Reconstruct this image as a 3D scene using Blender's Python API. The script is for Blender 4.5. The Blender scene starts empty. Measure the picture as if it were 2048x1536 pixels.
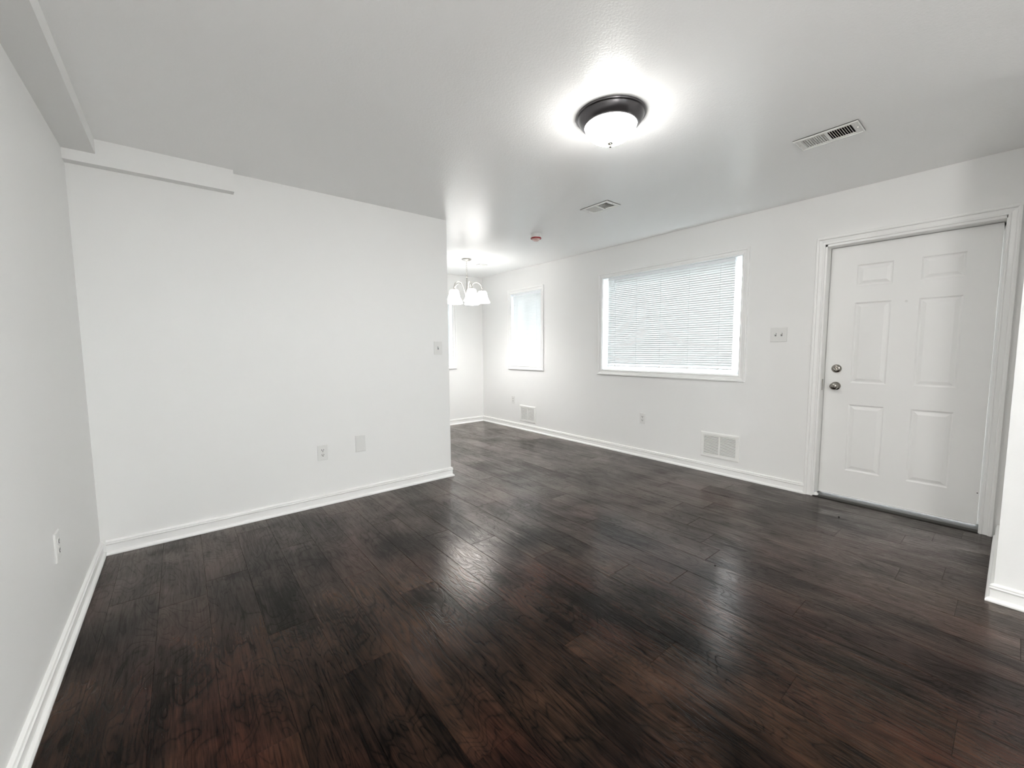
import bpy, math, random
from mathutils import Vector, Matrix
random.seed(7)
PI = math.pi
S = bpy.context.scene
COL = S.collection

# ------------------------------------------------------------------ camera
H = 2.44
EYE = 1.23729
yaw, pitch, roll = 0.68097, -0.08482, -0.00649
fw = Vector((math.sin(yaw)*math.cos(pitch), math.cos(yaw)*math.cos(pitch), math.sin(pitch)))
r0 = Vector((math.cos(yaw), -math.sin(yaw), 0)); u0 = r0.cross(fw)
rt = math.cos(roll)*r0 + math.sin(roll)*u0
up = -math.sin(roll)*r0 + math.cos(roll)*u0
cam_data = bpy.data.cameras.new('camera')
cam_data.sensor_width = 36.0
cam_data.lens = 36.0*817.234/2048.0
cam_data.clip_start = 0.02
cam = bpy.data.objects.new('camera', cam_data); COL.objects.link(cam)
M = Matrix((rt, up, -fw)).transposed().to_4x4(); M.translation = (0, 0, EYE)
cam.matrix_world = M
S.camera = cam

# ------------------------------------------------------------------ light
SKY = 12.0            # overcast daylight outside the windows
DOME = 14.5         # glowing glass of the ceiling lamp
SHADE = 4.2         # glowing glass of the chandelier shades
FILL_GLOBE = 33.0         # fill globe added behind the camera, unseen
BULB = 105.0          # bare bulbs inside the open shades
EXPOSURE = 1.36
w = bpy.data.worlds.new('overcast_sky'); S.world = w; w.use_nodes = True
bg = w.node_tree.nodes['Background']
bg.inputs['Color'].default_value = (0.93, 0.97, 1.0, 1); bg.inputs['Strength'].default_value = SKY
S.view_settings.view_transform = 'Standard'
S.view_settings.look = 'None'
S.view_settings.exposure = EXPOSURE
S.view_settings.gamma = 1.0
S.view_settings.use_curve_mapping = False
S.cycles.max_bounces = 14
S.cycles.diffuse_bounces = 8
S.cycles.transparent_max_bounces = 16
S.cycles.sample_clamp_indirect = 6.0

# ------------------------------------------------------------------ room numbers (metres)
XW, YP, XL, YD = 4.054, 3.436, -0.441, 5.794      # window wall, partition, left wall, dining wall
XP, XR, YS = 2.008, 3.010, 0.002                  # partition end, return wall face, return corner
YB, XK = -2.6, -0.441                             # wall behind the camera, dining side wall
T = 0.2

# ------------------------------------------------------------------ materials
def mat(name):
    m = bpy.data.materials.new(name); m.use_nodes = True
    return m, m.node_tree.nodes, m.node_tree.links, m.node_tree.nodes['Principled BSDF']

def plain(name, col, rough=0.5, metal=0.0, bump=0.0, bscale=200.0, spec=0.5, var=0.03):
    m, n, l, b = mat(name)
    b.inputs['Roughness'].default_value = rough
    b.inputs['Metallic'].default_value = metal
    b.inputs['Specular IOR Level'].default_value = spec
    tc = n.new('ShaderNodeTexCoord')
    ns = n.new('ShaderNodeTexNoise'); ns.inputs['Scale'].default_value = 6; ns.inputs['Detail'].default_value = 3
    l.new(tc.outputs['Object'], ns.inputs['Vector'])
    mx = n.new('ShaderNodeMixRGB'); mx.inputs[1].default_value = (*[c*(1-var) for c in col], 1)
    mx.inputs[2].default_value = (*[min(1, c*(1+var)) for c in col], 1)
    l.new(ns.outputs['Fac'], mx.inputs[0]); l.new(mx.outputs[0], b.inputs['Base Color'])
    if bump:
        n2 = n.new('ShaderNodeTexNoise'); n2.inputs['Scale'].default_value = bscale; n2.inputs['Detail'].default_value = 4
        l.new(tc.outputs['Object'], n2.inputs['Vector'])
        bp = n.new('ShaderNodeBump'); bp.inputs['Strength'].default_value = bump; bp.inputs['Distance'].default_value = 0.002
        l.new(n2.outputs['Fac'], bp.inputs['Height']); l.new(bp.outputs[0], b.inputs['Normal'])
    return m

M_WALL = plain('wall_paint', (0.86, 0.86, 0.85), 0.55, bump=0.15, bscale=120, var=0.008)
M_CEIL = plain('ceiling_paint', (0.95, 0.95, 0.945), 0.31, bump=0.5, bscale=110, var=0.008)
M_TRIM = plain('gloss_trim_paint', (0.90, 0.90, 0.89), 0.3, bump=0.05, bscale=60, var=0.01)
M_DOOR = plain('door_paint', (0.90, 0.90, 0.89), 0.4, bump=0.06, bscale=80, var=0.01)
M_PLATE = plain('white_plastic', (0.78, 0.78, 0.765), 0.3, var=0.01)
M_ALMOND = plain('off_white_enamel', (0.86, 0.86, 0.84), 0.35, var=0.01)
M_VINYL = plain('white_vinyl', (0.86, 0.88, 0.90), 0.35, var=0.01)
M_DARK = plain('dark_slot', (0.02, 0.02, 0.02), 0.6)
M_DUCT = plain('duct_interior', (0.035, 0.035, 0.033), 0.7)
M_GRILLBACK = plain('grille_recess', (0.20, 0.20, 0.20), 0.7)
M_NICKEL = plain('satin_nickel', (0.55, 0.53, 0.50), 0.28, metal=1.0)
M_KNOB = plain('aged_nickel', (0.36, 0.34, 0.31), 0.18, metal=1.0)
M_BRONZE = plain('brushed_bronze', (0.11, 0.105, 0.11), 0.28, metal=0.85)
M_SILL = plain('dark_threshold', (0.05, 0.05, 0.045), 0.4, metal=0.3)
M_RED = plain('red_plastic', (0.30, 0.01, 0.015), 0.3)
M_PINK = plain('pale_red_lens', (0.80, 0.58, 0.54), 0.25)
M_CRUMB = plain('black_crumb', (0.01, 0.01, 0.01), 0.7)

def emitter(name, col, strength):
    m, n, l, b = mat(name)
    tc = n.new('ShaderNodeTexCoord'); ns = n.new('ShaderNodeTexNoise'); ns.inputs['Scale'].default_value = 9
    l.new(tc.outputs['Object'], ns.inputs['Vector'])
    mx = n.new('ShaderNodeMixRGB'); mx.inputs[1].default_value = (*[c*0.95 for c in col], 1); mx.inputs[2].default_value = (*col, 1)
    l.new(ns.outputs['Fac'], mx.inputs[0]); l.new(mx.outputs[0], b.inputs['Emission Color'])
    b.inputs['Base Color'].default_value = (0.8, 0.8, 0.8, 1); b.inputs['Emission Strength'].default_value = strength
    b.inputs['Roughness'].default_value = 0.2
    return m
M_DOME = emitter('lit_frosted_glass', (1.0, 0.985, 0.95), DOME)
# bowl emission raised towards its underside, to light walls more than the ceiling
_n, _l = M_DOME.node_tree.nodes, M_DOME.node_tree.links
_g = _n.new('ShaderNodeNewGeometry'); _s = _n.new('ShaderNodeSeparateXYZ'); _l.new(_g.outputs['Normal'], _s.inputs[0])
_p = _n.new('ShaderNodeMath'); _p.operation = 'MULTIPLY'; _l.new(_s.outputs[2], _p.inputs[0]); _l.new(_s.outputs[2], _p.inputs[1])
_q = _n.new('ShaderNodeMath'); _q.operation = 'MULTIPLY_ADD'; _l.new(_p.outputs[0], _q.inputs[0]); _q.inputs[1].default_value = DOME*3.2; _q.inputs[2].default_value = DOME
_l.new(_q.outputs[0], _n['Principled BSDF'].inputs['Emission Strength'])
M_FILL = emitter('fill_glow', (1.0, 0.985, 0.96), FILL_GLOBE)
M_BULB = emitter('lit_bulb_glass', (1.0, 0.985, 0.955), BULB)
M_SHADE = emitter('lit_alabaster_glass', (1.0, 0.985, 0.955), SHADE)

def slat_mat():
    m, n, l, b = mat('blind_slat_vinyl')
    out = n['Material Output']
    d = n.new('ShaderNodeBsdfDiffuse'); d.inputs['Color'].default_value = (0.70, 0.72, 0.72, 1)
    t = n.new('ShaderNodeBsdfTranslucent'); t.inputs['Color'].default_value = (0.84, 0.86, 0.88, 1)
    mx = n.new('ShaderNodeMixShader'); mx.inputs[0].default_value = 0.070
    l.new(d.outputs[0], mx.inputs[1]); l.new(t.outputs[0], mx.inputs[2])
    l.new(mx.outputs[0], out.inputs['Surface'])
    return m
M_SLAT = slat_mat()

def glass_mat():
    m, n, l, b = mat('window_glass')
    out = n['Material Output']
    tr = n.new('ShaderNodeBsdfTransparent'); tr.inputs['Color'].default_value = (0.95, 0.97, 0.97, 1)
    gl = n.new('ShaderNodeBsdfGlossy'); gl.inputs['Roughness'].default_value = 0.02
    fr = n.new('ShaderNodeFresnel'); fr.inputs['IOR'].default_value = 1.25
    mx = n.new('ShaderNodeMixShader')
    l.new(fr.outputs[0], mx.inputs[0]); l.new(tr.outputs[0], mx.inputs[1]); l.new(gl.outputs[0], mx.inputs[2])
    l.new(mx.outputs[0], out.inputs['Surface'])
    return m
M_GLASS = glass_mat()

def wood_mat():
    m, n, l, b = mat('dark_plank_laminate')
    def N(t, **k):
        x = n.new(t)
        for a, v in k.items(): setattr(x, a, v)
        return x
    def math_(op, a, c=None, v=None):
        x = N('ShaderNodeMath', operation=op)
        if isinstance(a, (int, float)): x.inputs[0].default_value = a
        else: l.new(a, x.inputs[0])
        if c is not None:
            if isinstance(c, (int, float)): x.inputs[1].default_value = c
            else: l.new(c, x.inputs[1])
        return x.outputs[0]
    tc = N('ShaderNodeTexCoord')
    at = N('ShaderNodeAttribute', attribute_name='plank_seed')
    off = N('ShaderNodeVectorMath', operation='MULTIPLY'); off.inputs[1].default_value = (9.0, 17.0, 23.0)
    l.new(at.outputs['Vector'], off.inputs[0])
    pv = N('ShaderNodeVectorMath', operation='ADD'); l.new(tc.outputs['Object'], pv.inputs[0]); l.new(off.outputs[0], pv.inputs[1])
    def scaled(sx, sy, src=pv.outputs[0]):
        v = N('ShaderNodeVectorMath', operation='MULTIPLY'); v.inputs[1].default_value = (sx, sy, 1)
        l.new(src, v.inputs[0]); return v.outputs[0]
    def noise(vec, detail=4, rough=0.55, dist=0.0, scale=1.0):
        x = N('ShaderNodeTexNoise'); x.inputs['Scale'].default_value = scale; x.inputs['Detail'].default_value = detail
        x.inputs['Roughness'].default_value = rough; x.inputs['Distortion'].default_value = dist
        l.new(vec, x.inputs['Vector']); return x.outputs['Fac']
    obj = tc.outputs['Object']
    fine = noise(scaled(130, 6.0), 5, 0.62, 0.4)          # thin streaks
    pore = noise(scaled(230, 13.0), 3, 0.55, 0.2)         # short pores
    streak = noise(scaled(26, 1.8), 5, 0.6, 1.2)          # broad streaks
    fig = noise(scaled(6.0, 1.5), 2.5, 0.5, 0.6)          # cathedral figure
    ring = math_('MULTIPLY', math_('PINGPONG', math_('MULTIPLY', fig, 20.0), 0.5), 2.0)
    ringl = math_('POWER', ring, 5.0)
    blotch = noise(scaled(3.0, 1.9), 4, 0.55, 1.0)        # smoky patches inside a plank
    cloud = noise(scaled(1.9, 1.5, obj), 4, 0.6, 0.8)     # smoky stain running over several planks
    warm = noise(scaled(1.6, 0.9, obj), 3, 0.5, 0.3)
    pm = N('ShaderNodeMapRange'); pm.inputs[1].default_value = 0.55; pm.inputs[2].default_value = 0.66; l.new(pore, pm.inputs[0])
    porem = pm.outputs[0]
    cr = N('ShaderNodeValToRGB')
    e = cr.color_ramp.elements
    e[0].position = 0.37; e[0].color = (0.0030, 0.0025, 0.0022, 1)
    e[1].position = 0.66; e[1].color = (0.052, 0.026, 0.0150, 1)
    x = cr.color_ramp.elements.new(0.45); x.color = (0.0110, 0.0072, 0.0055, 1)
    x = cr.color_ramp.elements.new(0.54); x.color = (0.0270, 0.0145, 0.0095, 1)
    sep = N('ShaderNodeSeparateXYZ'); l.new(at.outputs['Vector'], sep.inputs[0])
    s1 = math_('ADD', math_('MULTIPLY', blotch, 0.36), math_('MULTIPLY', streak, 0.24))
    s1 = math_('ADD', s1, math_('MULTIPLY', cloud, 0.40))
    s1 = math_('ADD', s1, math_('MULTIPLY', math_('SUBTRACT', sep.outputs[2], 0.35), 0.06))
    s1 = math_('ADD', s1, math_('MULTIPLY', math_('SUBTRACT', fine, 0.5), 0.30))
    s1 = math_('SUBTRACT', s1, math_('MULTIPLY', ringl, 0.085))
    s1 = math_('SUBTRACT', s1, math_('MULTIPLY', porem, 0.06))
    l.new(s1, cr.inputs[0])
    red = N('ShaderNodeMixRGB', blend_type='MULTIPLY'); red.inputs[2].default_value = (1.12, 0.82, 0.86, 1)
    l.new(cr.outputs[0], red.inputs[1])
    wr = N('ShaderNodeMapRange'); wr.inputs[1].default_value = 0.45; wr.inputs[2].default_value = 0.60
    l.new(warm, wr.inputs[0]); l.new(wr.outputs[0], red.inputs[0])
    # relief and gloss
    h = math_('ADD', math_('MULTIPLY', fine, 0.5), math_('MULTIPLY', streak, 0.6))
    h = math_('SUBTRACT', h, math_('MULTIPLY', ringl, 0.45)); h = math_('SUBTRACT', h, math_('MULTIPLY', porem, 0.35))
    bp = N('ShaderNodeBump'); bp.inputs['Strength'].default_value = 0.38; bp.inputs['Distance'].default_value = 0.0014
    l.new(h, bp.inputs['Height'])
    rr = math_('ADD', math_('MULTIPLY', streak, 0.18), 0.14)
    # satin lacquer: body colour under a clear coat whose reflection grows with a steep Fresnel curve
    out = n['Material Output']; n.remove(b)
    df = N('ShaderNodeBsdfDiffuse'); l.new(red.outputs[0], df.inputs['Color']); l.new(bp.outputs[0], df.inputs['Normal'])
    gl = N('ShaderNodeBsdfGlossy'); gl.inputs['Color'].default_value = (1, 0.965, 0.94, 1); l.new(rr, gl.inputs['Roughness']); l.new(bp.outputs[0], gl.inputs['Normal'])
    lw = N('ShaderNodeLayerWeight'); lw.inputs['Blend'].default_value = 0.5; l.new(bp.outputs[0], lw.inputs['Normal'])
    fz = math_('ADD', math_('MULTIPLY', math_('POWER', lw.outputs['Facing'], 4.3), 0.95), 0.003)
    gm = N('ShaderNodeMapRange'); gm.inputs[1].default_value = 0.38; gm.inputs[2].default_value = 0.62; gm.inputs[3].default_value = 0.62; gm.inputs[4].default_value = 1.25; l.new(s1, gm.inputs[0])
    fz = math_('MINIMUM', math_('MULTIPLY', fz, gm.outputs[0]), 1.0)
    ms = N('ShaderNodeMixShader'); l.new(fz, ms.inputs[0]); l.new(df.outputs[0], ms.inputs[1]); l.new(gl.outputs[0], ms.inputs[2])
    l.new(ms.outputs[0], out.inputs['Surface'])
    return m
M_WOOD = wood_mat()

# ------------------------------------------------------------------ mesh helpers
class MB:
    def __init__(s): s.v = []; s.f = []; s.m = []
    def add(s, vs, fs, mi=0):
        o = len(s.v); s.v += [tuple(v) for v in vs]
        s.f += [tuple(i+o for i in f) for f in fs]; s.m += [mi]*len(fs)
    def box(s, x0, y0, z0, x1, y1, z1, mi=0):
        vs = [(x0,y0,z0),(x1,y0,z0),(x1,y1,z0),(x0,y1,z0),(x0,y0,z1),(x1,y0,z1),(x1,y1,z1),(x0,y1,z1)]
        s.add(vs, [(0,3,2,1),(4,5,6,7),(0,1,5,4),(1,2,6,5),(2,3,7,6),(3,0,4,7)], mi)
    def bevbox(s, x0, y0, z0, x1, y1, z1, c, mi=0):
        """box whose front (-y) edges are chamfered by c"""
        vs = [(x0,y1,z0),(x1,y1,z0),(x1,y1,z1),(x0,y1,z1),
              (x0,y0+c,z0),(x1,y0+c,z0),(x1,y0+c,z1),(x0,y0+c,z1),
              (x0+c,y0,z0+c),(x1-c,y0,z0+c),(x1-c,y0,z1-c),(x0+c,y0,z1-c)]
        fs = [(0,3,2,1)]
        for a in range(4):
            b = (a+1) % 4
            fs += [(a, b, 4+b, 4+a), (4+a, 4+b, 8+b, 8+a)]
        fs += [(8,9,10,11)]
        s.add(vs, fs, mi)
    def obox(s, c, ax, ay, az, mi=0):
        """box from centre and three half-axis vectors"""
        c, ax, ay, az = map(Vector, (c, ax, ay, az)); vs = []
        for k in (-1, 1):
            for (i, j) in ((-1,-1),(1,-1),(1,1),(-1,1)): vs.append(c+ax*i+ay*j+az*k)
        s.add(vs, [(0,3,2,1),(4,5,6,7),(0,1,5,4),(1,2,6,5),(2,3,7,6),(3,0,4,7)], mi)
    def lathe(s, prof, c=(0,0,0), axis='z', seg=40, mi=0, cap=True):
        vs = []; n = len(prof)
        for k in range(seg):
            a = 2*PI*k/seg
            for r, h in prof:
                p = (r*math.cos(a), r*math.sin(a), h)
                if axis == 'y': p = (p[0], h, p[1])
                if axis == 'x': p = (h, p[0], p[1])
                vs.append((p[0]+c[0], p[1]+c[1], p[2]+c[2]))
        fs = []
        for k in range(seg):
            k2 = (k+1) % seg
            for i in range(n-1): fs.append((k*n+i, k2*n+i, k2*n+i+1, k*n+i+1))
        if cap:
            if prof[0][0] > 1e-6: fs.append(tuple(k*n for k in range(seg))[::-1])
            if prof[-1][0] > 1e-6: fs.append(tuple(k*n+n-1 for k in range(seg)))
        s.add(vs, fs, mi)
    def tube(s, pts, r, seg=10, mi=0, closed=False):
        pts = [Vector(p) for p in pts]; n = len(pts); vs = []
        rs = r if isinstance(r, (list, tuple)) else [r]*n
        ref = None
        for i, p in enumerate(pts):
            a = pts[(i-1) % n] if (closed or i > 0) else p
            b = pts[(i+1) % n] if (closed or i < n-1) else p
            t = (b-a).normalized()
            if ref is None: ref = Vector((0,0,1)) if abs(t.z) < 0.9 else Vector((1,0,0))
            e1 = (ref - t*ref.dot(t)).normalized(); e2 = t.cross(e1); ref = e1
            for k in range(seg):
                an = 2*PI*k/seg; vs.append(p + (e1*math.cos(an)+e2*math.sin(an))*rs[i])
        fs = []
        m = n if closed else n-1
        for i in range(m):
            j = (i+1) % n
            for k in range(seg):
                k2 = (k+1) % seg
                fs.append((i*seg+k, i*seg+k2, j*seg+k2, j*seg+k))
        if not closed:
            fs.append(tuple(range(seg))[::-1]); fs.append(tuple(range((n-1)*seg, n*seg)))
        s.add(vs, fs, mi)
    def sweep(s, path, prof, closed=False, plane='xy'):
        """mitred moulding. path: 2-D points; prof: (offset to the left of travel, height)"""
        n = len(path); P = [Vector(p) for p in path]; vs = []
        for i in range(n):
            d0 = (P[i]-P[i-1]).normalized() if (closed or i > 0) else None
            d1 = (P[(i+1) % n]-P[i]).normalized() if (closed or i < n-1) else None
            if d0 is None: d0 = d1
            if d1 is None: d1 = d0
            n0 = Vector((-d0.y, d0.x)); n1 = Vector((-d1.y, d1.x))
            mdir = (n0+n1).normalized(); k = 1/max(0.2, mdir.dot(n0))
            for o, h in prof:
                q = P[i]+mdir*o*k
                vs.append((q.x, q.y, h) if plane == 'xy' else (q.x, -h, q.y))
        fs = []; c = len(prof)
        for i in range(n if closed else n-1):
            j = (i+1) % n
            for k in range(c):
                k2 = (k+1) % c
                fs.append((i*c+k, j*c+k, j*c+k2, i*c+k2))
        if not closed:
            fs.append(tuple(range(c))); fs.append(tuple(range((n-1)*c, n*c))[::-1])
        s.add(vs, fs)
    def build(s, name, mats, parent=None, smooth=False, loc=None):
        me = bpy.data.meshes.new(name); me.from_pydata(s.v, [], s.f)
        for m_ in (mats if isinstance(mats, (list, tuple)) else [mats]): me.materials.append(m_)
        for p, i in zip(me.polygons, s.m): p.material_index = i
        me.update()
        import bmesh
        bm = bmesh.new(); bm.from_mesh(me); bmesh.ops.recalc_face_normals(bm, faces=bm.faces); bm.to_mesh(me); bm.free()
        if smooth:
            for p in me.polygons: p.use_smooth = True
            if smooth == 'auto':
                try: me.set_sharp_from_angle(angle=math.radians(35))
                except Exception: pass
        o = bpy.data.objects.new(name, me); COL.objects.link(o)
        if parent: o.parent = parent
        if loc is not None: o.location = loc
        return o

def struct(o): o['kind'] = 'structure'; return o
def thing(name, label, cat, loc, rz=0.0, group=None):
    o = bpy.data.objects.new(name, None); COL.objects.link(o); o.empty_display_size = 0.05
    o.location = loc; o.rotation_euler = (0, 0, rz); o['label'] = label; o['category'] = cat
    if group: o['group'] = group
    return o
def dup(src, loc, label, rz=None):
    r = src.copy(); COL.objects.link(r); r.location = loc; r['label'] = label
    if rz is not None: r.rotation_euler = (0, 0, rz)
    for ch in list(src.children):
        c = ch.copy(); COL.objects.link(c); c.parent = r
        for g in ch.children:
            d = g.copy(); COL.objects.link(d); d.parent = c
    return r

def holed(a0, a1, b0, b1, holes):
    """split rectangle minus holes into rectangles"""
    A = sorted({a0, a1, *[h[0] for h in holes], *[h[1] for h in holes]})
    B = sorted({b0, b1, *[h[2] for h in holes], *[h[3] for h in holes]})
    out = []
    for i in range(len(A)-1):
        for j in range(len(B)-1):
            ca, cb = (A[i]+A[i+1])/2, (B[j]+B[j+1])/2
            if not any(h[0] < ca < h[1] and h[2] < cb < h[3] for h in holes): out.append((A[i], A[i+1], B[j], B[j+1]))
    return out

# ------------------------------------------------------------------ shell
DOOR_H = (0.074, 1.026, -0.05, 2.060)               # rough opening y0 y1 z0 z1
W1 = (1.633, 3.232, 0.980, 2.085)
W2 = (4.333, 5.022, 0.985, 2.085)
W3 = (2.760, 3.460, 0.985, 2.085)                   # x range on the dining wall
HEAD = H+0.12

mb = MB()
for (a0, a1, b0, b1) in holed(YS, YD, -0.05, HEAD, [DOOR_H, W1, W2]): mb.box(XW, a0, b0, XW+T, a1, b1)
struct(mb.build('wall_right', M_WALL))
mb = MB()
for (a0, a1, b0, b1) in holed(XK-T, XW+T, -0.05, HEAD, [W3]): mb.box(a0, YD, b0, a1, YD+T, b1)
struct(mb.build('wall_far', M_WALL))
mb = MB(); mb.box(XL-T, YB-T, -0.05, XL, YD, HEAD); struct(mb.build('wall_left', M_WALL))
mb = MB(); mb.box(XR, YB, -0.05, XW+T, YS, HEAD); struct(mb.build('wall_return', M_WALL))
W_FILL = (0.70, 1.40, 0.95, 2.05)                       # opening added behind the camera to let in fill daylight
mb = MB()
for (a0, a1, b0, b1) in holed(XL, XW+T, -0.05, HEAD, [W_FILL]): mb.box(a0, YB-T, b0, a1, YB, b1)
struct(mb.build('wall_back', M_WALL))
# partition, its free end with a slightly eased corner bead
mb = MB(); c = 0.004
pl = [(XL, YP), (XP-c, YP), (XP, YP+c), (XP, YP+0.115-c), (XP-c, YP+0.115), (XL, YP+0.115)]
n = len(pl)
mb.add([(x, y, -0.05) for x, y in pl]+[(x, y, HEAD) for x, y in pl],
       [tuple(range(n))[::-1], tuple(range(n, 2*n))]+[(i, (i+1) % n, n+(i+1) % n, n+i) for i in range(n)])
struct(mb.build('wall_middle', M_WALL))

V1 = (2.890, 3.014, 0.640, 0.876)      # duct openings x0 x1 y0 y1
V2 = (2.795, 2.919, 2.206, 2.442-0.012)
V3 = (3.372, 3.470, 4.855, 4.935)
mb = MB()
for (a0, a1, b0, b1) in holed(XL, XW, YB, YD, [V1, V2, V3]): mb.box(a0, b0, H, a1, b1, H+0.12)
struct(mb.build('ceiling', M_CEIL))

# ground outside
mb = MB(); mb.add([(-25,-25,-0.25),(30,-25,-0.25),(30,30,-0.25),(-25,30,-0.25)], [(0,1,2,3)])
struct(mb.build('ground', plain('outdoor_ground', (0.14, 0.14, 0.13), 0.9, var=0.3)))

# soffits boxed under the ceiling
mb = MB(); mb.box(XL, YB, 2.358, -0.307, YP-0.066, H); struct(mb.build('trim_1', M_WALL))
mb = MB(); mb.box(XL, YP-0.066, 2.300, 0.348, YP, H); struct(mb.build('trim_2', M_WALL))

# floor: one mesh of planks running along Y
mb = MB(); seeds = []
PW, PL, CH = 0.19, 1.28, 0.0013
known = {0: 0.27, 3: 0.25, 5: 0.835, 8: 1.083, 10: 1.076, 1: 0.95, 2: 0.62, 4: 1.12, 6: 0.45, 7: 0.05, 9: 0.58, -1: 0.70, -2: 0.12}
k = -5
while 0.419+k*PW < XW:
    xa, xb = max(XL, 0.419+k*PW), min(XW, 0.419+(k+1)*PW)
    o = known.get(k, random.random()*PL); y = o-6*PL
    while y < YD:
        ya, yb = max(YB, y), min(YD, y+PL); y += PL
        if yb-ya < 0.01 or xb-xa < 0.01: continue
        sd = (random.random(), random.random(), random.random())
        vs = [(xa+CH,ya+CH,0),(xb-CH,ya+CH,0),(xb-CH,yb-CH,0),(xa+CH,yb-CH,0),(xa,ya,-CH),(xb,ya,-CH),(xb,yb,-CH),(xa,yb,-CH)]
        fs = [(0,1,2,3),(4,5,1,0),(5,6,2,1),(6,7,3,2),(7,4,0,3)]
        mb.add(vs, fs); seeds += [sd]*5
    k += 1
nf = len(mb.f)
mb.box(XL, YB, -0.05, XW, YD, -0.004); mb.box(XW, 0.074, -0.05, XW+T, 1.026, -0.002)
fl = mb.build('floor', M_WOOD)
me = fl.data
att = me.attributes.new('plank_seed', 'FLOAT_VECTOR', 'FACE')
for i in range(len(me.polygons)): att.data[i].vector = seeds[i] if i < nf else (0.5, 0.5, 0.2)
struct(fl)

# baseboards with a shoe moulding (path keeps the room on its left)
BP = [(0,0),(0.024,0),(0.0245,0.008),(0.021,0.016),(0.0135,0.0205),(0.0100,0.021),(0.0100,0.060),(0.0150,0.066),(0.0155,0.069),(0.0110,0.072),(0.0110,0.074),(0.0130,0.080),(0.0110,0.085),(0.005,0.088),(0,0.089)]
def baseb(name, path):
    m_ = MB(); m_.sweep(path, BP); return struct(m_.build(name, M_TRIM))
baseb('baseboard_left', [(XL, YP), (XL, YB)])
baseb('baseboard_middle', [(XP, YP+0.115), (XP, YP), (XL+0.0245, YP)])
baseb('baseboard_right', [(XW, 1.066), (XW, YD-0.0001)])
baseb('baseboard_far', [(XW-0.0245, YD), (XL, YD)])
baseb('baseboard_return', [(XR, YB), (XR, YS), (XW-0.019, YS)])

# ------------------------------------------------------------------ casing profile (width across, depth)
CP = [(0,0),(0,0.009),(0.003,0.012),(0.010,0.012),(0.013,0.0075),(0.017,0.0075),(0.032,0.011),(0.036,0.011),(0.040,0.019),(0.046,0.021),(0.055,0.021),(0.058,0.017),(0.058,0)]

# ------------------------------------------------------------------ front door, local frame: x along wall, -y into room
def wall_unit(name, loc, rz):
    o = bpy.data.objects.new(name, None); COL.objects.link(o); o.location = loc; o.rotation_euler = (0, 0, rz); o['kind'] = 'structure'; return o
DC = 0.550
door = wall_unit('door_1', (XW, DC, 0), -PI/2)
D = 0.105                       # how far the slab sits behind the wall face
sx0, sx1, sz0, sz1 = -0.4465, 0.4475, 0.030, 2.029
def Lx(y): return DC-y          # world y on this wall to local x
panels = []
for (ya, yb) in ((0.617, 0.830), (0.252, 0.468)):
    for (za, zb) in ((1.712, 1.876), (0.950, 1.585), (0.238, 0.778)):
        panels.append((Lx(yb), Lx(ya), za, zb))
mb = MB()
for (a0, a1, b0, b1) in holed(sx0, sx1, sz0, sz1, panels):
    mb.add([(a0,D,b0),(a1,D,b0),(a1,D,b1),(a0,D,b1)], [(0,1,2,3)])
for (a0, a1, b0, b1) in panels:
    rings = [(0, 0), (0.004, 0.0035), (0.010, 0.0075), (0.016, 0.0075), (0.034, 0.0022), (0.038, 0.0012)]
    vs = []
    for (i, dp) in rings: vs += [(a0+i,D+dp,b0+i),(a1-i,D+dp,b0+i),(a1-i,D+dp,b1-i),(a0+i,D+dp,b1-i)]
    fs = []
    for r in range(len(rings)-1):
        for q in range(4): fs.append((r*4+q, r*4+(q+1) % 4, r*4+4+(q+1) % 4, r*4+4+q))
    e = (len(rings)-1)*4; fs.append((e, e+1, e+2, e+3)); mb.add(vs, fs)
mb.add([(sx0,D,sz0),(sx1,D,sz0),(sx1,D,sz1),(sx0,D,sz1),(sx0,D+0.044,sz0),(sx1,D+0.044,sz0),(sx1,D+0.044,sz1),(sx0,D+0.044,sz1)],
       [(0,1,5,4),(1,2,6,5),(2,3,7,6),(3,0,4,7),(4,5,6,7)])
mb.build('door_slab', M_DOOR, door)
# jamb lining + stop
mb = MB()
jx0, jx1, jz = Lx(1.026), Lx(0.074), 2.060
mb.box(jx0, -0.002, 0, jx0+0.026, T, jz); mb.box(jx1-0.018, -0.002, 0, jx1, T, jz); mb.box(jx0, -0.002, jz-0.027, jx1, T, jz)
mb.box(jx0+0.018, D+0.046, 0, jx0+0.036, D+0.065, jz-0.02); mb.box(jx1-0.036, D+0.046, 0, jx1-0.018, D+0.065, jz-0.02); mb.box(jx0+0.018, D+0.046, jz-0.045, jx1-0.018, D+0.065, jz-0.02)
jb = mb.build('door_jamb', M_TRIM, door)
mb = MB(); mb.box(jx0+0.0245, 0.045, 0.885, jx0+0.0275, 0.072, 0.975)
mb.build('strike_plate', M_KNOB, jb)
# casing, three sides, mitred (path goes so that the width grows outwards)
mb = MB(); mb.sweep([(jx1-0.013, 0.0), (jx1-0.013, jz-0.011), (jx0+0.013, jz-0.011), (jx0+0.013, 0.0)], [(-w_, d_) for w_, d_ in CP], plane='xz')
mb.build('door_casing', M_TRIM, door)
# lump of putty at the foot of the left jamb
mb = MB(); mb.lathe([(0.0001, 0.030), (0.010, 0.028), (0.017, 0.020), (0.020, 0.010), (0.021, 0.0)], (jx0+0.034, 0.020, 0.0), seg=14)
mb.build('corner_block', M_TRIM, jb, smooth=True)
# worn weather strip on the slab foot
mb = MB(); mb.box(sx0+0.002, D-0.004, 0.020, sx1-0.002, D+0.040, 0.032)
mb.build('door_sweep', M_TRIM, door)
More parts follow.
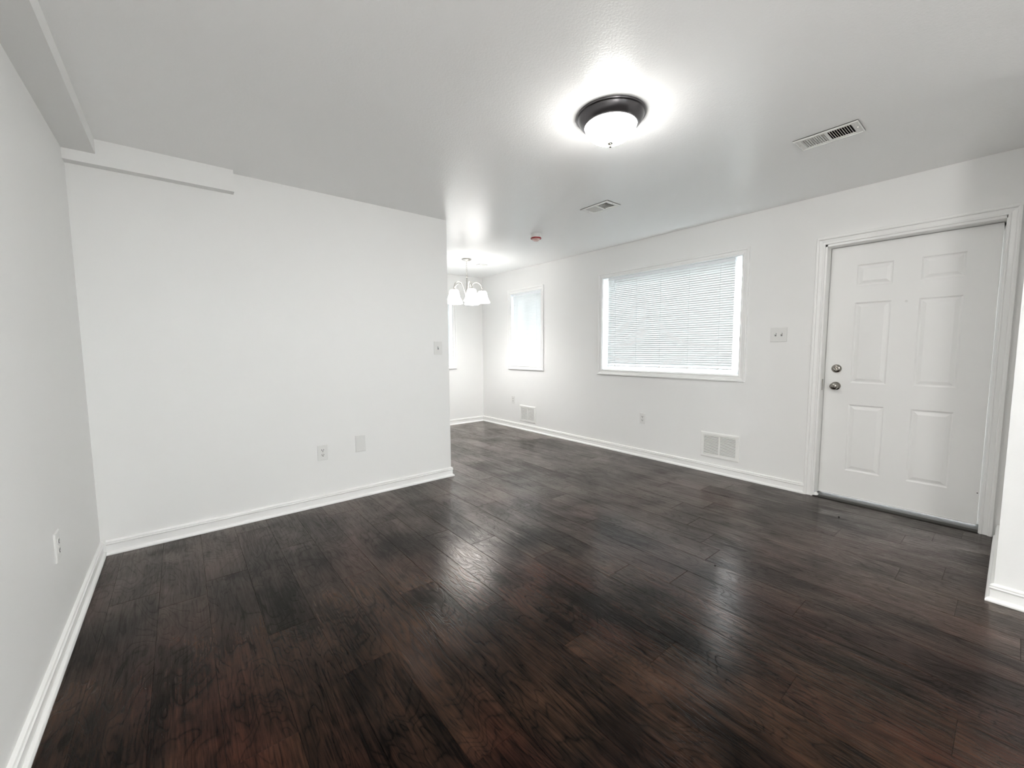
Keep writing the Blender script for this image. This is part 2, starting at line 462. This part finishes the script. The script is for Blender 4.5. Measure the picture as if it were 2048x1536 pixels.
# knob + deadbolt
def knobset(z, kind):
    kx = Lx(0.921)
    m_ = MB()
    if kind == 'deadbolt':
        m_.lathe([(0.034, D), (0.034, D-0.006), (0.031, D-0.012), (0.026, D-0.017), (0.018, D-0.019), (0.0001, D-0.019)], (kx, 0, z), 'y', 36)
        o = m_.build('deadbolt', M_KNOB, door, smooth='auto')
        t_ = MB(); t_.obox((kx, D-0.029, z), (0.0045, 0, 0.002), (0, 0.012, 0), (-0.007, 0, 0.016))
        t_.build('thumb_turn', M_KNOB, o)
    else:
        m_.lathe([(0.034, D), (0.034, D-0.005), (0.030, D-0.010), (0.018, D-0.014), (0.0125, D-0.020), (0.012, D-0.030), (0.018, D-0.036),
                  (0.026, D-0.043), (0.0285, D-0.051), (0.027, D-0.059), (0.021, D-0.065), (0.012, D-0.067), (0.0001, D-0.067)], (kx, 0, z), 'y', 36)
        o = m_.build('door_knob', M_KNOB, door, smooth='auto')
        t_ = MB(); t_.lathe([(0.0001, D-0.078), (0.005, D-0.078), (0.006, D-0.074), (0.006, D-0.066)], (kx, 0, z), 'y', 16)
        t_.build('lock_button', M_KNOB, o, smooth='auto')
knobset(1.063, 'deadbolt'); knobset(0.921, 'knob')
mb = MB(); mb.lathe([(0.0075, D), (0.0075, D-0.003), (0.005, D-0.004), (0.0045, D-0.0015), (0.0001, D-0.002)], (Lx(0.535), 0, 1.570), 'y', 20)
mb.build('peephole', M_PLATE, door, smooth='auto')
mb = MB(); mb.lathe([(0.0035, D), (0.003, D-0.002), (0.0001, D-0.0025)], (Lx(0.112), 0, 0.242), 'y', 10)
mb.build('screw', M_DARK, door)
# threshold
mb = MB()
mb.sweep([(XW-0.004, 0.092), (XW-0.004, 1.008)], [(0, 0), (0, 0.006), (-0.025, 0.013), (-0.14, 0.015), (-0.20, 0.013), (-0.20, 0)])
struct(mb.build('trim_3', M_SILL))

# ------------------------------------------------------------------ windows, local frame origin = bottom centre of the opening on the wall face
def window(name, loc, rz, wd, ht, mullion=False):
    o = wall_unit(name, loc, rz); h = wd/2
    m_ = MB()      # jamb liner of the recess
    t = 0.006
    m_.box(-h, 0, 0, -h+t, 0.10, ht); m_.box(h-t, 0, 0, h, 0.10, ht); m_.box(-h+t, 0, ht-t, h-t, 0.10, ht); m_.box(-h+t, 0, 0, h-t, 0.10, t)
    m_.build('window_jamb', M_VINYL, o)
    m_ = MB(); a = h+0.002
    m_.sweep([(-a, -0.002), (a, -0.002), (a, ht+0.002), (-a, ht+0.002)], [(-w_, d_) for w_, d_ in CP], closed=True, plane='xz')
    m_.build('window_casing', M_TRIM, o)
    m_ = MB(); f = 0.034; y0, y1 = 0.10, 0.17
    for (a0, a1, b0, b1) in holed(-h, h, 0, ht, [(-h+f, h-f, f, ht-f)]): m_.box(a0, y0, b0, a1, y1, b1)
    f2 = f+0.016
    for (a0, a1, b0, b1) in holed(-h+f, h-f, f, ht-f, [(-h+f2, h-f2, f2, ht-f2)]): m_.box(a0, y0+0.018, b0, a1, y1-0.01, b1)
    if mullion: m_.box(-0.028, y0+0.008, f, 0.028, y1-0.006, ht-f)
    fr = m_.build('window_frame', M_VINYL, o)
    m_ = MB(); m_.box(-h+f, 0.142, f, h-f, 0.146, ht-f); m_.build('glass_pane', M_GLASS, o)
    return o
def W(r): return (r[0]+r[1])/2, r[1]-r[0], r[3]-r[2]
c1, w1, h1 = W(W1); c2, w2, h2 = W(W2); c3, w3, h3 = W(W3)
window('window_1', (XW, c1, W1[2]), -PI/2, w1, h1)
window('window_2', (XW, c2, W2[2]), -PI/2, w2, h2, True)
window('window_3', (c3, YD, W3[2]), 0, w3, h3, True)

c4, w4, h4 = W(W_FILL)
window('fill_window', (c4, YB, W_FILL[2]), PI, w4, h4, True)  # unseen window added in the back wall as a fill source

def blind(label, loc, rz, wd, ht, ladders, wand_x, lift=0.0):
    """origin: top centre of the headrail at the wall face; hangs down ht"""
    o = thing('window_blind', label, 'blind', loc, rz)
    h = wd/2; yc = 0.040
    m_ = MB(); m_.bevbox(-h, yc-0.017, -0.030, h, yc+0.013, 0, 0.002); m_.build('headrail', M_VINYL, o)
    m_ = MB(); P = 0.0222; z = -0.038; R = random.Random(3)
    SW, tilt = 0.0345, math.radians(76)
    while z > -ht+0.030:
        tl = tilt+R.uniform(-0.02, 0.02)
        vs = []
        for i in range(6):
            s_ = (i/5-0.5)*SW; bow = 0.0022*(1-(2*i/5-1)**2)
            # room-side edge up, crown towards the room
            yy = yc-0.002 - s_*math.cos(tl) - bow*math.sin(tl); zz = z-0.006 + s_*math.sin(tl) - bow*math.cos(tl)*0.3
            vs += [(-h+0.003, yy, zz), (h-0.003, yy, zz+R.uniform(-0.0002, 0.0002))]
        m_.add(vs, [(2*i, 2*i+1, 2*i+3, 2*i+2) for i in range(5)])
        z -= P
    m_.build('slats', M_SLAT, o, smooth=True)
    m_ = MB(); m_.bevbox(-h+0.002, yc-0.012, -ht, h-0.002, yc+0.010, -ht+0.014, 0.003); br = m_.build('bottom_rail', M_VINYL, o)
    for x in ladders:
        c_ = MB(); c_.tube([(x, yc-0.0165, -0.030), (x, yc-0.0155, -ht*0.5), (x, yc-0.0135, -ht+0.010)], 0.0008, 6); c_.build('ladder_cord', M_SLAT, o)
        k_ = MB(); k_.bevbox(x-0.012, yc-0.0145, -ht-0.002, x+0.012, yc-0.011, -ht+0.016, 0.0012); k_.build('cord_button', M_PLATE, br)
    if wand_x is not None:
        c_ = MB(); c_.tube([(wand_x, yc-0.020, -0.012), (wand_x, yc-0.026, -0.03), (wand_x+0.001, yc-0.022, -0.16)], 0.0030, 8); c_.build('tilt_wand', M_VINYL, o)
    return o
bl = 0.060
blind('wide white horizontal mini blind closed over the large window beside the front door',
      (XW, (1.707+3.172)/2, 2.079), -PI/2, 3.172-1.707, 2.079-1.026, [-0.62, -0.33, -0.03, 0.29, 0.60], -0.64)
blind('narrow white mini blind closed over the smaller window on the right near the dining corner',
      (XW, (4.350+5.000)/2, 2.079), -PI/2, 0.650, 2.079-1.030, [-0.22, 0.22], -0.275)
blind('white mini blind on the far dining wall window, mostly hidden by the partition',
      (c3, YD, 2.079), 0, w3-0.05, 2.079-1.030, [-0.33, 0.33], None)

# ------------------------------------------------------------------ flush ceiling lamp
lamp = thing('ceiling_light', 'round flush ceiling lamp with dark metal rim and glowing white glass bowl', 'ceiling light', (1.808, 1.404, H))
mb = MB(); mb.lathe([(0.0001, 0), (0.176, 0), (0.1765, -0.004), (0.174, -0.009), (0.168, -0.012), (0.166, -0.016), (0.162, -0.026), (0.154, -0.037),
                     (0.147, -0.045), (0.141, -0.049), (0.139, -0.053), (0.134, -0.055), (0.130, -0.053), (0.129, -0.045), (0.0001, -0.042)], seg=72)
mb.build('rim', M_BRONZE, lamp, smooth='auto')
mb = MB(); prof = []
for i in range(15):
    a = i/14*PI/2; prof.append((0.131*math.cos(a) if i < 14 else 0.0001, -0.050-0.084*math.sin(a)**1.0))
mb.lathe(prof, seg=64, cap=False); mb.build('glass_bowl', M_DOME, lamp, smooth=True)
mb = MB(); mb.lathe([(0.0001, -0.132), (0.010, -0.133), (0.0145, -0.137), (0.012, -0.141), (0.005, -0.143), (0.004, -0.148), (0.0065, -0.151), (0.006, -0.156), (0.0001, -0.159)], seg=24)
mb.build('finial', M_KNOB, lamp, smooth='auto')
# glowing globe added as fill light behind the camera, out of view
fill = thing('fill_globe', 'added white fill light globe on a stem, unseen behind the camera', 'fill light', (0.30, -0.75, H))
mb = MB(); mb.lathe([(0.0001, 0), (0.06, 0), (0.055, -0.018), (0.008, -0.026), (0.006, -0.030), (0.006, -0.42), (0.045, -0.43), (0.045, -0.455), (0.0001, -0.455)], seg=28)
mb.build('stem', M_BRONZE, fill, smooth='auto')
mb = MB(); mb.lathe([(0.15*math.sin(PI*(i+0.01)/24.02), -0.60+0.15*math.cos(PI*(i+0.01)/24.02)) for i in range(1, 24)], seg=40); mb.build('globe', M_FILL, fill, smooth=True)

# ------------------------------------------------------------------ chandelier
CX, CY = 3.043, 4.702
ch = thing('chandelier', 'brushed nickel five arm chandelier with glowing white bell glass shades', 'chandelier', (CX, CY, H))
mb = MB(); mb.lathe([(0.0001, 0), (0.066, 0), (0.067, -0.006), (0.062, -0.014), (0.045, -0.021), (0.020, -0.025), (0.010, -0.034), (0.0001, -0.036)], seg=40)
mb.build('canopy', M_NICKEL, ch, smooth='auto')
mb = MB(); z = -0.036; i = 0
while z > -0.215:
    pts = []
    for q in range(14):
        a = 2*PI*q/14; x_, z_ = 0.0085*math.cos(a), 0.0155*math.sin(a)
        pts.append((x_, 0, z-0.012+z_) if i % 2 == 0 else (0, x_, z-0.012+z_))
    mb.tube(pts, 0.0018, 6, closed=True); z -= 0.0245; i += 1
mb.build('chain', M_NICKEL, ch, smooth=True)
mb = MB(); mb.tube([(0.003, 0.002, -0.03), (-0.004, 0.003, -0.10), (0.004, -0.002, -0.17), (0, 0, -0.225)], 0.0022, 6); mb.build('wire', M_PLATE, ch, smooth=True)
mb = MB(); mb.lathe([(0.0001, -0.222), (0.006, -0.224), (0.013, -0.232), (0.013, -0.238), (0.0075, -0.242), (0.0072, -0.40), (0.0105, -0.408), (0.0160, -0.425), (0.021, -0.445),
                     (0.026, -0.460), (0.026, -0.472), (0.018, -0.482), (0.010, -0.492), (0.006, -0.505), (0.0095, -0.515), (0.006, -0.528), (0.0001, -0.535)], seg=28)
mb.build('stem', M_NICKEL, ch, smooth='auto')
view = math.atan2(-CY, -CX)            # direction from the chandelier towards the middle of the room
R5 = 0.205
for k in range(5):
    ang = view+math.radians(17+72*k); ca, sa = math.cos(ang), math.sin(ang)
    ctrl = [(0.020, -0.462), (0.040, -0.420), (0.060, -0.360), (0.085, -0.320), (0.118, -0.305), (0.155, -0.311), (0.186, -0.335), (0.200, -0.375), (R5, -0.405)]
    mb = MB(); mb.tube([(r*ca, r*sa, z_) for r, z_ in ctrl], 0.0062, 10)
    mb.build('arm', M_NICKEL, ch, smooth=True)
    mb = MB(); mb.lathe([(0.0001, -0.398), (0.014, -0.400), (0.024, -0.409), (0.026, -0.420), (0.020, -0.430), (0.0001, -0.431)], (R5*ca, R5*sa, 0), seg=24)
    mb.build('socket_cup', M_NICKEL, ch, smooth='auto')
    mb = MB()
    op = [(0.026, -0.418), (0.046, -0.422), (0.057, -0.434), (0.064, -0.455), (0.069, -0.485), (0.077, -0.515), (0.089, -0.543), (0.099, -0.560), (0.104, -0.571), (0.101, -0.577)]
    ip = [(r-0.003, z_) for r, z_ in op[::-1]]
    mb.lathe(op+ip, (R5*ca, R5*sa, 0), seg=32, cap=False)
    sh = mb.build('lamp_shade', M_SHADE, ch, smooth=True)
    mb = MB(); mb.lathe([(0.0001, -0.440), (0.012, -0.442), (0.014, -0.470), (0.024, -0.490), (0.029, -0.510), (0.024, -0.532), (0.012, -0.543), (0.0001, -0.545)], (R5*ca, R5*sa, 0), seg=20)
    mb.build('bulb', M_BULB, sh, smooth=True)

# ------------------------------------------------------------------ ceiling vents (local: slats along x, halves split along y)
def vent(label, cx, cy, w_, l_, ox, oy, n, lean=34, group='supply vents in the ceiling'):
    """w_,l_ plate size; ox,oy half sizes of the duct opening"""
    o = thing('ceiling_vent', label, 'vent', (cx, cy, H), 0, group)
    m_ = MB()
    for (a0, a1, b0, b1) in holed(-w_/2, w_/2, -l_/2, l_/2, [(-ox, ox, -oy, -0.006), (-ox, ox, 0.006, oy)]):
        m_.box(a0, b0, -0.006, a1, b1, -0.0005)
    # thin raised lip
    m_.sweep([(-w_/2, -l_/2), (w_/2, -l_/2), (w_/2, l_/2), (-w_/2, l_/2)], [(0, -0.0005), (0, -0.004), (0.004, -0.008), (0.009, -0.008), (0.010, -0.004)], closed=True)
    m_.build('frame', M_ALMOND, o)
    for sgn in (-1, 1):
        m_ = MB(); half = oy-0.006; p = half/n
        for i in range(n):
            yc = sgn*(0.006+p*(i+0.5)); tl = math.radians(lean if sgn < 0 else -18)
            dv = Vector((0, math.sin(tl), math.cos(tl))); nv = Vector((0, math.cos(tl), -math.sin(tl)))
            m_.obox((0, yc, 0.004), (ox, 0, 0), nv*0.0008, dv*0.0095)
        m_.build('louvers', M_ALMOND, o)
    m_ = MB(); t = 0.003
    m_.box(-ox-t, -oy-t, 0.0, -ox, oy+t, 0.115); m_.box(ox, -oy-t, 0.0, ox+t, oy+t, 0.115)
    m_.box(-ox, -oy-t, 0.0, ox, -oy, 0.115); m_.box(-ox, oy, 0.0, ox, oy+t, 0.115); m_.box(-ox-t, -oy-t, 0.115, ox+t, oy+t, 0.118)
    m_.build('duct', M_DUCT, o)
    for y_ in (-l_/2+0.016, l_/2-0.016):
        m_ = MB(); m_.lathe([(0.004, -0.006), (0.0035, -0.0078), (0.0001, -0.0085)], (0, y_, 0), seg=12); m_.build('screw', M_NICKEL, o)
    return o
vent('white slotted ceiling vent above the front door side, nearest the camera', 2.950, 0.757, 0.172, 0.300, 0.062-0.001, 0.116, 10)
vent('white slotted ceiling vent between the ceiling lamp and the smoke detector', 2.857, 2.318, 0.178, 0.290, 0.062-0.001, 0.110, 10, 58)
vent('small white ceiling vent in the dining corner behind the chandelier', 3.421, 4.895, 0.128, 0.108, 0.049-0.001, 0.039, 4)

# ------------------------------------------------------------------ smoke detector
sd = thing('smoke_detector', 'small round white smoke detector with red lower ring on the ceiling', 'smoke detector', (2.975, 3.256, H))
mb = MB(); mb.lathe([(0.0001, 0), (0.060, 0), (0.060, -0.012), (0.056, -0.014), (0.056, -0.038), (0.052, -0.042), (0.0001, -0.042)], seg=40); mb.build('body', M_PLATE, sd, smooth='auto')
mb = MB(); mb.lathe([(0.054, -0.040), (0.057, -0.043), (0.056, -0.051), (0.046, -0.054), (0.040, -0.049), (0.040, -0.036)], seg=40); mb.build('ring', M_RED, sd, smooth='auto')
mb = MB(); mb.lathe([(0.042, -0.046), (0.038, -0.062), (0.026, -0.071), (0.0001, -0.075)], seg=32, cap=False); mb.build('lens', M_PINK, sd, smooth=True)

# ------------------------------------------------------------------ wall plates (local: wall plane y=0, front towards -y)
def plate_mesh(w_, h_, d_=0.006):
    m_ = MB(); m_.bevbox(-w_/2, -d_, -h_/2, w_/2, 0, h_/2, 0.003); return m_
def outlet(label, loc, rz, group='duplex wall outlets'):
    o = thing('wall_outlet', label, 'outlet', loc, rz, group)
    plate_mesh(0.076, 0.122).build('cover_plate', M_PLATE, o)
    for s_ in (1, -1):
        m_ = MB(); z = s_*0.0195; pr = []
        for i in range(24):
            a = 2*PI*i/24; pr.append((max(-0.0165, min(0.0165, 0.0175*math.cos(a))), max(-0.0135, min(0.0135, 0.0175*math.sin(a)))))
        vs = [(x, -0.0055, z+q) for x, q in pr]+[(x*0.95, -0.0082, z+q*0.95) for x, q in pr]
        m_.add(vs, [tuple(range(24, 48))]+[(i, (i+1) % 24, 24+(i+1) % 24, 24+i) for i in range(24)])
        rc = m_.build('receptacle', M_PLATE, o)
        m_ = MB(); m_.box(-0.0085, -0.0088, z-0.002, -0.0050, -0.0080, z+0.0090); m_.box(0.0050, -0.0088, z-0.001, 0.0085, -0.0080, z+0.0090)
        m_.lathe([(0.0038, -0.0088), (0.0038, -0.0080)], (0, 0, z-0.0065), 'y', 12); m_.build('slots', M_DARK, rc)
    m_ = MB(); m_.lathe([(0.003, -0.006), (0.0028, -0.0072), (0.0001, -0.0075)], (0, 0, 0), 'y', 12); m_.build('screw', M_NICKEL, o)
    return o
ol = outlet('white duplex wall outlet low on the partition wall, left of the blank plate', (0.838, YP, 0.427), 0)
dup(ol, (XW, 2.641, 0.443), 'white duplex outlet under the large window on the right wall', -PI/2)
dup(ol, (XW, 4.970, 0.446), 'white duplex outlet in the dining area beside the small floor level register', -PI/2)
dup(ol, (XL, 2.447, 0.440), 'white wall outlet seen edge on, low on the left wall', PI/2)

bp_ = thing('blank_plate', 'plain white blank cover plate on the partition wall right of the outlet', 'cover plate', (1.138, YP, 0.457))
plate_mesh(0.084, 0.140).build('cover_plate', M_PLATE, bp_)
for z in (0.045, -0.045):
    mb = MB(); mb.lathe([(0.003, -0.006), (0.0028, -0.0072), (0.0001, -0.0075)], (0, 0, z), 'y', 12); mb.build('screw', M_PLATE, bp_)

def switch(label, loc, rz, w_, xs):
    o = thing('light_switch', label, 'light switch', loc, rz)
    plate_mesh(w_, 0.124).build('cover_plate', M_PLATE, o)
    for x in xs:
        m_ = MB()
        for (a0, a1, b0, b1) in holed(x-0.0065, x+0.0065, -0.0135, 0.0135, [(x-0.0045, x+0.0045, -0.0115, 0.0115)]): m_.box(a0, -0.0068, b0, a1, -0.0055, b1)
        m_.box(x-0.0045, -0.0063, -0.0115, x+0.0045, -0.0060, 0.0115)
        m_.build('toggle_slot', M_GRILLBACK, o)
        m_ = MB(); m_.obox((x, -0.0105, 0.0045), (0.0035, 0, 0), (0, 0.0065, -0.0045), (0, 0.0020, 0.0040)); m_.build('toggle', M_PLATE, o)
        for z in (0.030, -0.030):
            m_ = MB(); m_.lathe([(0.003, -0.006), (0.0028, -0.0072), (0.0001, -0.0075)], (x, 0, z), 'y', 12); m_.build('screw', M_PLATE, o)
    return o
switch('white single toggle light switch near the free end of the partition wall', (1.889, YP, 1.253), 0, 0.084, [0.0])
switch('white double toggle light switch between the large window and the front door', (XW, 1.315, 1.349), -PI/2, 0.128, [-0.023, 0.023])

# ------------------------------------------------------------------ wall registers
def register(label, loc):
    o = thing('wall_register', label, 'wall register', loc, -PI/2, 'return air registers on the right wall')
    W_, H_ = 0.368, 0.258; ix, iz = 0.152, 0.094
    m_ = MB()
    # bevelled frame
    m_.sweep([(-ix, -iz), (ix, -iz), (ix, iz), (-ix, iz)], [(0.0, 0.0), (0.0, 0.0085), (-0.004, 0.0105), (-0.022, 0.0105), (-0.029, 0.007), (-0.032, 0.006), (-0.032, 0.0)], closed=True, plane='xz')
    m_.box(-0.006, -0.0095, -iz, 0.006, -0.001, iz)
    m_.build('frame', M_ALMOND, o)
    for sx in (-1, 1):
        m_ = MB(); n_ = 16; p = 2*iz/n_
        for i in range(n_):
            z = -iz+p*(i+0.5)
            m_.obox((sx*(0.006+ix)/2, -0.0055, z), ((ix-0.006)/2, 0, 0), (0, 0.0038, 0.0030), (0, -0.0006, 0.0008))
        m_.build('louvers', M_ALMOND, o)
    m_ = MB(); m_.box(-ix, -0.0012, -iz, ix, -0.0002, iz); m_.build('backing', M_GRILLBACK, o)
    for x in (-ix-0.014, ix+0.014):
        m_ = MB(); m_.lathe([(0.004, -0.0105), (0.0036, -0.0122), (0.0001, -0.013)], (x, 0, -0.01), 'y', 12); m_.build('screw', M_ALMOND, o)
    return o
rg = register('white louvered air register low on the right wall between large window and front door', (XW, 1.782, 0.278))
dup(rg, (XW, 4.628, 0.255), 'white louvered air register low on the right wall under the smaller window')

# ------------------------------------------------------------------ crumbs on the floor
for (x, y, r, lb) in ((2.302, 1.012, 0.0042, 'tiny black crumb on the floor in the bluish window reflection'),
                      (3.673, 0.747, 0.0048, 'tiny black crumb on the dark floor just in front of the door')):
    mb = MB(); mb.lathe([(0.0001, 0.0), (r, 0.0002), (r*1.1, r*0.6), (r*0.5, r*1.2), (0.0001, r*1.25)], seg=9)
    o = mb.build('floor_crumb', M_CRUMB, loc=(x, y, 0)); o['label'] = lb; o['category'] = 'crumb'
